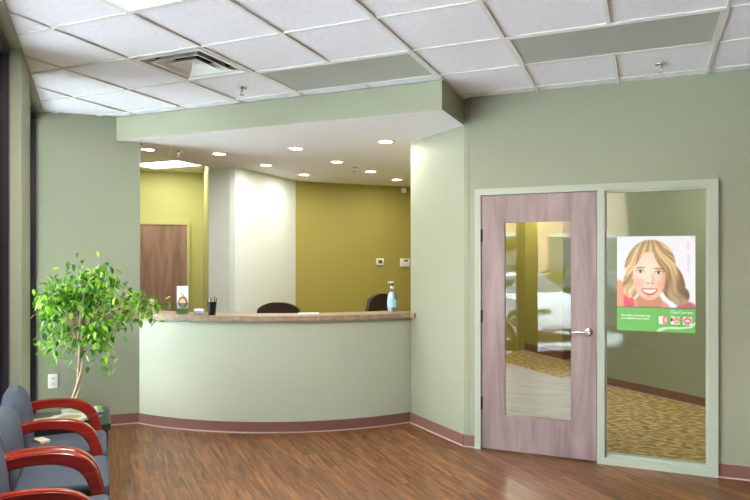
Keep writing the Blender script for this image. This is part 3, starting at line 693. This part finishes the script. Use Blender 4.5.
# ------------------------------------------------------------------ office chairs
def office_chair(loc, rz, label, w_=.25, top=1.13):
    r = empty('office_chair', loc, rz); tag(r, label, 'office chair')
    bm = bmesh.new(); bmesh.ops.create_grid(bm, x_segments=14, y_segments=14, size=1)
    for v in bm.verts:
        x, y = v.co.x, v.co.y; k = 1-.10*max(0, y)**2
        v.co = Vector((x*w_*k, .05-.06*x*x+.05*y, .62+(top-.62)*(y+1)/2-.075*(abs(x)**2.6)*max(0, y)))
    g = bmesh.ops.extrude_face_region(bm, geom=bm.faces[:]); 
    for v in [q for q in g['geom'] if isinstance(q, bmesh.types.BMVert)]: v.co.y += .085
    bmesh.ops.bevel(bm, geom=[e for e in bm.edges if e.is_manifold and e.calc_face_angle(0) > 1.2], offset=.03, segments=4, affect='EDGES')
    MB().bm(bm).build('backrest', LEATHER, r, smooth=True)
    MB().rbox(-.25, .25, -.45, .05, .43, .52, .035, 4).build('seat', LEATHER, r, smooth=True)
    MB().tube([(0, .16, .70), (0, .19, .5), (0, .1, .40), (0, -.1, .40)], .02, 8).build('back_bracket', BLACK, r, smooth=True)
    MB().lathe([(0, .40), (.028, .40), (.028, .12), (0, .12)], 16, Matrix.Translation((0, -.18, 0)), close=False).build('gas_post', METAL, r, smooth=True)
    bs_ = MB()
    for k in range(5):
        a = 2*PI*k/5; bs_.tube([(0, -.18, .12), (.28*math.cos(a), -.18+.28*math.sin(a), .075)], [.028, .016], 8)
    bs_.build('base', BLACK, r, smooth=True)
    for k in range(5):
        a = 2*PI*k/5; MB().lathe([(0, -.02), (.028, -.02), (.03, 0), (.028, .02), (0, .02)], 14, Matrix.Translation((.29*math.cos(a), -.18+.29*math.sin(a), .03)) @ Matrix.Rotation(PI/2, 4, 'Y'), close=False).build('caster', BLACK, r, smooth=True)
    for s_ in (-1, 1):
        MB().tube([(s_*.24, -.05, .45), (s_*.30, -.06, .50), (s_*.30, -.06, .66)], .014, 8).rbox(s_*.30-.03, s_*.30+.03, -.25, .03, .655, .69, .012, 3).build('armrest', BLACK, r, smooth=True)
office_chair((-3.80, 6.15, 0), .39+PI, 'brown leather office chair with its curved back showing above the counter middle', w_=.255, top=1.118)
office_chair((-3.12, 7.35, 0), .9+PI, 'dark office chair behind the sanitizer bottle, farther back', w_=.165, top=1.17)

# ------------------------------------------------------------------ waiting room chairs
def bez(p0, p1, p2, p3, n):
    out = []
    for i in range(n+1):
        t_ = i/n; u = 1-t_; out.append(tuple(u**3*p0[k]+3*u*u*t_*p1[k]+3*u*t_*t_*p2[k]+t_**3*p3[k] for k in range(2)))
    return out
def arm_mesh(x, front=.525):
    """bent wood arm: outer / inner outlines in the (y, z) plane, extruded across x with rounded edges"""
    outer = bez((.04, .648), (.16, .690), (.33, .682), (.405, .645), 10)+bez((.405, .645), (.47, .615), (front-.02, .56), (front, .42), 8)[1:]+[(front+.005, .2), (front+.01, 0)]
    inner = [(front-.045, 0), (front-.052, .2)]+bez((front-.06, .42), (front-.075, .53), (.41, .575), (.36, .592), 8)+bez((.36, .592), (.30, .622), (.18, .625), (.105, .605), 8)[1:]+[(.10, .3), (.10, 0), (.055, 0), (.06, .3), (.062, .585), (.04, .60)]
    poly_ = outer+inner; n_ = len(poly_); w_ = .024
    bm = bmesh.new()
    a_ = [bm.verts.new((x-w_, y, z)) for y, z in poly_]; b_ = [bm.verts.new((x+w_, y, z)) for y, z in poly_]
    bm.faces.new(a_); bm.faces.new(b_[::-1])
    for i in range(n_): bm.faces.new((a_[i], b_[i], b_[(i+1) % n_], a_[(i+1) % n_]))
    bmesh.ops.recalc_face_normals(bm, faces=bm.faces[:])
    es = [e for e in bm.edges if abs(e.verts[0].co.x-e.verts[1].co.x) < 1e-6]
    bmesh.ops.bevel(bm, geom=es, offset=.007, segments=3, affect='EDGES', clamp_overlap=True)
    bmesh.ops.triangulate(bm, faces=[f_ for f_ in bm.faces if len(f_.verts) > 4])
    return MB().bm(bm)
def back_bm(x0, x1):
    bm = bmesh.new(); bmesh.ops.create_grid(bm, x_segments=16, y_segments=16, size=1)
    xc, hw = (x0+x1)/2, (x1-x0)/2
    for v in bm.verts:
        x, y = v.co.x, v.co.y; t_ = (y+1)/2
        z = .44+.37*t_-.05*(abs(x)**4)*t_*t_
        dome = (1-abs(x)**6)*(1-abs(y)**6)
        yy = .105-.03*t_-.03*t_**5+.028*dome
        v.co = Vector((xc+x*hw*(1-.03*t_), yy, z))
    g = bmesh.ops.extrude_face_region(bm, geom=bm.faces[:])
    for v in [q for q in g['geom'] if isinstance(q, bmesh.types.BMVert)]: v.co.y = max(-.012, v.co.y-.09)
    bmesh.ops.recalc_face_normals(bm, faces=bm.faces[:])
    return MB().bm(bm)
def tandem(s_list, label):
    s0 = s_list[0]; p_ = wp(s0, -.04); r = empty('waiting_bench', (p_.x, p_.y, 0), ANG)
    tag(r, label, 'waiting room chairs', 'linked waiting chairs')
    xs = [(s0-s_) for s_ in s_list]     # local x grows towards the camera side (-s)
    for x in xs: arm_mesh(x).build('arm', CHERRY, r, smooth=True)
    for a_, b_ in zip(xs[:-1], xs[1:]):
        MB().rbox(a_+.03, b_-.03, .07, .55, .35, .45, .035, 4).build('seat', FABRIC, r, smooth=True)
        back_bm(a_+.03, b_-.03).build('backrest', FABRIC, r, smooth=True)
    MB().box(xs[0]+.024, xs[-1]-.024, .12, .16, .31, .35).box(xs[0]+.024, xs[-1]-.024, .46, .50, .31, .35).build('seat_rail', BLACK, r)
    return r
tandem([.865, .270, -.325], 'linked pair of blue grey chairs with cherry red arms beside the dark side table')
tandem([-.405, -.955, -1.50], 'linked blue grey chairs with cherry red arms nearest the camera, at the bottom left corner')

# side table
p_ = wp(1.235, .01); r = empty('side_table', (p_.x, p_.y, 0), ANG); tag(r, 'dark green black side table with magazines beyond the red armed chairs', 'side table')
MB().rbox(-.27, .27, 0.0, .53, .405, .450, .004, 1).build('tabletop', TABLEM, r)
MB().box(-.25, -.235, .02, .51, 0, .405).box(.235, .25, .02, .51, 0, .405).build('side_panel', BLACK, r)
MB().box(-.235, .235, .02, .50, .14, .16).build('shelf', BLACK, r)
# magazines
cs = [((200, 198, 190), (150, 60, 60)), ((214, 214, 206), (90, 130, 70)), ((226, 224, 220), (60, 80, 130)), ((196, 204, 190), (110, 150, 80)), ((238, 236, 232), (150, 120, 80))]
mz = .451
mags = [(.02, .15, .30, 0, .451), (.03, .27, -.15, 1, .457), (.05, .31, .5, 2, .463), (-.12, .34, .1, 3, .469), (.10, .28, -.6, 4, .475)]
def mag_print(k):
    ba, ac = cs[k]
    def f(x, y):
        c_ = ba
        if y < 18: c_ = ac
        c_ = mixc(c_, mixc(ac, (230, 210, 180), .5), ell(x, y, 50, 80, 34, 40, .1))
        return c_
    return f
names = ['magazine with a red masthead lying near the back of the side table', 'magazine with a green masthead in the middle of the side table', 'magazine with a blue masthead fanned over the green one', 'magazine with leafy green cover at the back corner of the side table', 'white magazine with a tan masthead on top of the fanned pile']
for k, (lx, ly, rz, ci, z) in enumerate(mags):
    q = r.location+(Matrix.Rotation(ANG, 3, 'Z') @ Vector((lx, ly, 0)))
    m_ = empty('magazine', (q.x, q.y, z), ANG+rz); tag(m_, names[k], 'magazine', 'magazines on the side table')
    MB().box(-.10, .10, -.135, .135, 0, .0045).build('pages', sheetm, m_)
    cvr = print_mesh('cover', mag_print(ci), .202, .272, 100, 140, 16, 22, -.136, m_, PRINT, y=0)
    cvr.data.transform(Matrix.Translation((-.101, 0, 0)) @ Matrix.Rotation(-PI/2, 4, 'X') @ Matrix.Scale(1, 4)); 
    for v in cvr.data.vertices: v.co = Vector((v.co.x, -v.co.y if False else v.co.y, .005))
# folded leaflet on the chair seat
q = wp(.66, .13); r = empty('leaflet', (q.x, q.y, .4515), ANG+.5); tag(r, 'cream folded leaflet lying on the seat of the chair next to the table', 'leaflet')
MB().box(-.05, .05, -.03, .03, 0, .014).build('pages', mat('cream paper', srgb(226, 206, 180), .6), r)

# ------------------------------------------------------------------ weeping fig
PB = wp(2.08, .235)
r = empty('potted_fig_tree', (PB.x, PB.y, 0)); tag(r, 'leafy green weeping fig tree with twisted pale trunk in the window corner', 'potted tree')
MB().lathe([(0, 0), (.13, 0), (.165, .26), (.175, .26), (.175, .29), (.155, .29), (.15, .25), (0, .25)], 28, close=False).build('pot', mat('dark brown pot', srgb(70, 52, 44), .5), r, smooth=True)
MB().lathe([(0, .25), (.15, .25), (.15, .262), (.06, .272), (0, .274)], 24, close=False).build('soil', mat('potting soil', srgb(52, 40, 30), .95, bump=(60, .8)), r, smooth=True)
BARK = mat('pale grey brown bark', srgb(176, 158, 132), .8, noise=(25, .25), bump=(50, .5))
LEAFM = mat('glossy fig leaves', srgb(96, 160, 50), .38); t, b = nodes(LEAFM)
at = N(t, 'ShaderNodeAttribute'); at.attribute_name = 'leaf'; t.links.new(at.outputs['Color'], b.inputs['Base Color'])
tl = N(t, 'ShaderNodeBsdfTranslucent'); t.links.new(at.outputs['Color'], tl.inputs['Color']); mx = N(t, 'ShaderNodeMixShader'); mx.inputs[0].default_value = .35
ou = [q for q in t.nodes if q.type == 'OUTPUT_MATERIAL'][0]; t.links.new(b.outputs[0], mx.inputs[1]); t.links.new(tl.outputs[0], mx.inputs[2]); t.links.new(mx.outputs[0], ou.inputs[0])
RX, RY = Vector((.9195, .393, 0)), Vector((-.393, .9195, 0))    # across / deeper axes of the crown
rnd = random.Random(11)
tk = MB()
for ph in (0, 2.1, 4.2):
    pts = []; rr = []
    for i in range(19):
        z = .26+i*.036; a = ph+z*9; lean = .10*math.sin((z-.26)*3.4)+.02
        pts.append(RX*(lean-.02)+Vector((.016*math.cos(a), .016*math.sin(a), z))); rr.append(.0145-.0003*i)
    tk.tube(pts, rr, 8)
tk.build('trunk', BARK, r, smooth=True)
top_ = RX*.075+Vector((0, 0, .90))
lobes = [(-.15, 0, 1.27, .26, .20, .27, 330), (-.02, .02, 1.33, .20, .20, .24, 200), (.24, .0, 1.40, .24, .22, .28, 420), (.30, .05, 1.15, .28, .22, .24, 300), (.60, .0, 1.26, .24, .13, .13, 170), (.80, -.02, 1.20, .13, .10, .08, 45), (-.22, 0, .92, .16, .14, .12, 90), (.26, .0, .93, .24, .18, .13, 150), (.05, .05, 1.02, .26, .18, .14, 130), (-.02, 0, .78, .18, .12, .10, 50), (.30, -.02, .76, .12, .1, .12, 34)]
def inside(p):
    q = Vector((p.x, p.y))+PB
    return (q-W0).dot(ND) > (-.03 if 1.52 < (q-W0).dot(SD) < 2.75 else .04) and (q-BW0).dot(-bwn) > .05
brn = MB(); leaves = []
for (rx_, ry_, z_, ax, ay, az, cnt) in lobes:
    nb = max(3, cnt//9)
    for k in range(nb):
        for _ in range(40):
            d = Vector((rnd.gauss(0, 1), rnd.gauss(0, 1), rnd.gauss(0, 1))).normalized()*rnd.uniform(.25, 1.0)
            e = RX*(rx_+d.x*ax)+RY*(ry_+d.y*ay)+Vector((0, 0, z_+d.z*az))
            if inside(e): break
        else: continue
        st_ = top_+RX*rnd.uniform(-.02, .02)+Vector((0, 0, rnd.uniform(-.12, .02)))
        mid = st_.lerp(e, .5)+Vector((0, 0, .10+.06*rnd.random())); m2 = st_.lerp(mid, .5)+Vector((0, 0, .04))
        path = [st_, m2, mid, mid.lerp(e, .6)+Vector((0, 0, .03)), e]
        if k % 3 == 0: brn.tube(path, [.0055, .0045, .0035, .0025, .0014], 5)
        nl = int(cnt*.72/nb)
        for j in range(nl+rnd.randint(0, 2)):
            t_ = rnd.uniform(.55, 1.05); i0 = min(3, int(t_*4)); p = path[i0].lerp(path[i0+1], min(1.1, t_*4-i0))
            p = p+Vector((rnd.gauss(0, .048), rnd.gauss(0, .045), rnd.gauss(-.012, .048)))
            if inside(p): leaves.append(p)
brn.build('branches', BARK, r, smooth=True)
vs = []; fs = []; lc = []
for p in leaves:
    L = rnd.uniform(.046, .076); Wd = L*.27; yaw = rnd.uniform(0, 2*PI); pitch = rnd.uniform(-1.45, -.15); roll = rnd.uniform(-.7, .7)
    M = Matrix.Translation(p) @ Matrix.Rotation(yaw, 4, 'Z') @ Matrix.Rotation(pitch, 4, 'X') @ Matrix.Rotation(roll, 4, 'Y')
    sh = [(0, 0, 0), (Wd*.8, L*.28, .004), (Wd, L*.5, .005), (Wd*.55, L*.8, .002), (0, L*1.08, -.006), (-Wd*.55, L*.8, .002), (-Wd, L*.5, .005), (-Wd*.8, L*.28, .004), (0, L*.5, -.003)]
    b0 = len(vs); vs += [tuple(M @ Vector(q)) for q in sh]
    fs += [(b0+i, b0+(i+1) % 8, b0+8) for i in range(8)]
    g = rnd.random()
    col = mixc((50, 112, 30), (150, 208, 56), g) if rnd.random() > .2 else (184, 226, 92)
    lc += list(srgb(*col))*9
me = bpy.data.meshes.new('foliage'); me.from_pydata(vs, [], fs); ca = me.color_attributes.new('leaf', 'FLOAT_COLOR', 'POINT'); ca.data.foreach_set('color', lc)
me.materials.append(LEAFM); me.shade_smooth(); fo = bpy.data.objects.new('foliage', me); C.objects.link(fo); fo.parent = r

# ------------------------------------------------------------------ room behind the door: unseen lamps added to light it
for (x, y, e) in ((.5, 6.6, BACK_W), (-1.6, 8.4, BACK_W), (-2.2, 10.6, BACK_W*.6)):
    q = empty('added_lamp', (x, y, H)); tag(q, 'added unseen lamp that lights the room behind the door', 'ceiling light', 'added back room lights')
    MB().lathe([(0, -.004), (.07, -.004), (.09, -.008), (.09, .0)], 24, close=False).build('lens', LAMP_ON, q)
    ld = bpy.data.lights.new('back room lamp', 'AREA'); ld.shape = 'DISK'; ld.size = .16; ld.energy = e; ld.color = (1, .96, .88)
    lo = bpy.data.objects.new('added_lamp_beam', ld); C.objects.link(lo); lo.parent = q; lo.location = (0, 0, -.02)

# ------------------------------------------------------------------ outside
def strip(name, n0, n1, z0, z1, m, s0=-42, s1=26):
    o = MB().prism([tuple(wp(s0, n0)), tuple(wp(s1, n0)), tuple(wp(s1, n1)), tuple(wp(s0, n1))], z0, z1).build(name, m); return struct(o)
strip('sidewalk', -.3, -2.2, -.25, -.04, CONCRETE)
strip('parking_lot', -2.2, -40, -.4, -.19, ASPHALT)
q = wp(-14, -27); bl = empty('brick_building', (q.x, q.y, -.19), ANG); tag(bl, 'tan brick building across the parking lot', 'building')
MB().box(-24, 24, -6, 0, 0, 9.5).build('facade', BRICK, bl)
MB().box(-24.1, 24.1, -6.1, .12, 9.5, 9.8).build('cornice', CONCRETE, bl)
WG = mat('dark window glass', srgb(90, 104, 106), .1)
for k in range(9):
    f_ = MB().box(-13.5+k*4.2, -11.7+k*4.2, -.05, .05, 1.0, 3.2).build('window', WG, bl)
    MB().box(-13.6+k*4.2, -11.6+k*4.2, 0, .1, 3.2, 3.45).build('lintel', CONCRETE, f_)
hg = MB(); rr2 = random.Random(3)
for i in range(1300):
    s_ = rr2.uniform(-32, 12); q = wp(s_, -23+rr2.uniform(-.5, .5)); z = -.19+rr2.uniform(0, .9); a = rr2.uniform(0, 6.28); e_ = rr2.uniform(.12, .25)
    u = Vector((math.cos(a), math.sin(a), rr2.uniform(-.5, .5)))*e_; v_ = Vector((-math.sin(a), math.cos(a), rr2.uniform(-.8, .8)))*e_; c0 = Vector((q.x, q.y, z+.1))
    hg.add([c0-u, c0-v_, c0+u, c0+v_], [(0, 1, 2, 3)])
hg.prism([tuple(wp(-32, -22.6)), tuple(wp(12, -22.6)), tuple(wp(12, -23.4)), tuple(wp(-32, -23.4))], -.19, .62)
tag(hg.build('hedge', mat('hedge leaves', srgb(62, 92, 44), .7, noise=(3, .3)), fix=False), 'low clipped green hedge in front of the brick building', 'hedge')

def car(s_, n_, rz, paint, label, proto=None):
    q = wp(s_, n_); r = empty('car', (q.x, q.y, -.19), ANG+rz); tag(r, label, 'car', 'parked cars')
    # side profile (y along length, nose +y)
    prof = [(-2.2, .32), (-2.24, .62), (-2.15, .88), (-1.75, .98), (-1.45, 1.0), (-.95, 1.36), (-.4, 1.44), (.2, 1.40), (.95, .98), (1.6, .90), (2.05, .78), (2.22, .55), (2.2, .3), (1.9, .22), (-1.9, .22)]
    bm = bmesh.new(); rows = []
    for k, x in enumerate((-1, -.93, -.6, 0, .6, .93, 1)):
        row = []
        for y, z in prof:
            hw = .88; tuck = 1-max(0, (z-.92))*.42; zz = z-(.03 if abs(x) > .95 else 0)
            yy = y*(1-.03*abs(x)**3); row.append(bm.verts.new((x*hw*tuck, yy, zz)))
        rows.append(row)
    for a_, b_ in zip(rows[:-1], rows[1:]):
        for i in range(len(prof)): bm.faces.new((a_[i], a_[(i+1) % len(prof)], b_[(i+1) % len(prof)], b_[i]))
    bm.faces.new(rows[0]); bm.faces.new(rows[-1][::-1]); bmesh.ops.recalc_face_normals(bm, faces=bm.faces[:])
    bodyo = MB().bm(bm).build('body', paint, r, smooth=True)
    gm = MB()
    for sx_ in (-1, 1):
        def P(y, z, o_=.006): return (sx_*((.88)*(1-max(0, z-.92)*.42)+o_), y, z)
        gm.add([P(-1.35, 1.0), P(-.12, 1.0), P(-.12, 1.36), P(-.9, 1.33)], [(0, 1, 2, 3)]); gm.add([P(-.04, 1.0), P(.82, 1.0), P(.2, 1.34), P(-.04, 1.36)], [(0, 1, 2, 3)])
    gm.add([(-.74, .90, 1.02), (.74, .90, 1.02), (.66, .27, 1.375), (-.66, .27, 1.375)], [(0, 1, 2, 3)])
    gm.add([(-.72, -1.42, 1.03), (.72, -1.42, 1.03), (.64, -.97, 1.36), (-.64, -.97, 1.36)], [(0, 1, 2, 3)])
    gm.build('windows', WG, r, fix=False)
    for sx_ in (-1, 1):
        for y in (-1.38, 1.36):
            w_ = MB().lathe([(0, -.1), (.24, -.1), (.31, -.09), (.33, -.05), (.33, .08), (.31, .1), (.2, .1), (0, .085)], 24, Matrix.Translation((sx_*.80, y, .33)) @ Matrix.Rotation(PI/2*sx_, 4, 'Y'), close=False).build('wheel', BLACK, r, smooth=True)
            MB().lathe([(0, .105), (.19, .106), (.20, .10)], 18, Matrix.Translation((sx_*.80, y, .33)) @ Matrix.Rotation(PI/2*sx_, 4, 'Y'), close=False).build('hubcap', METAL, w_, smooth=True)
        MB().rbox(sx_*.62-.16, sx_*.62+.16, 2.02, 2.16, .60, .74, .03, 2).build('headlight', METAL, r, smooth=True)
        MB().rbox(sx_*.66-.14, sx_*.66+.14, -2.25, -2.16, .68, .82, .02, 2).build('taillight', mat('red lens', srgb(150, 20, 20), .2), r, smooth=True)
    MB().rbox(-.8, .8, 2.10, 2.27, .32, .50, .04, 2).build('bumper', paint, r, smooth=True)
    return r
car(-5.1, -5.2, 0.0, mat('silver white car paint', srgb(226, 230, 236), .25, coat=.6), 'silver white sedan reflected in the door glass')
car(-2.2, -5.3, 0.03, mat('dark blue car paint', srgb(46, 58, 80), .25, coat=.6), 'dark blue sedan parked outside the storefront')
car(-8.1, -5.2, -0.02, mat('black car paint', srgb(30, 30, 34), .25, coat=.6), 'black sedan parked farthest along the storefront')
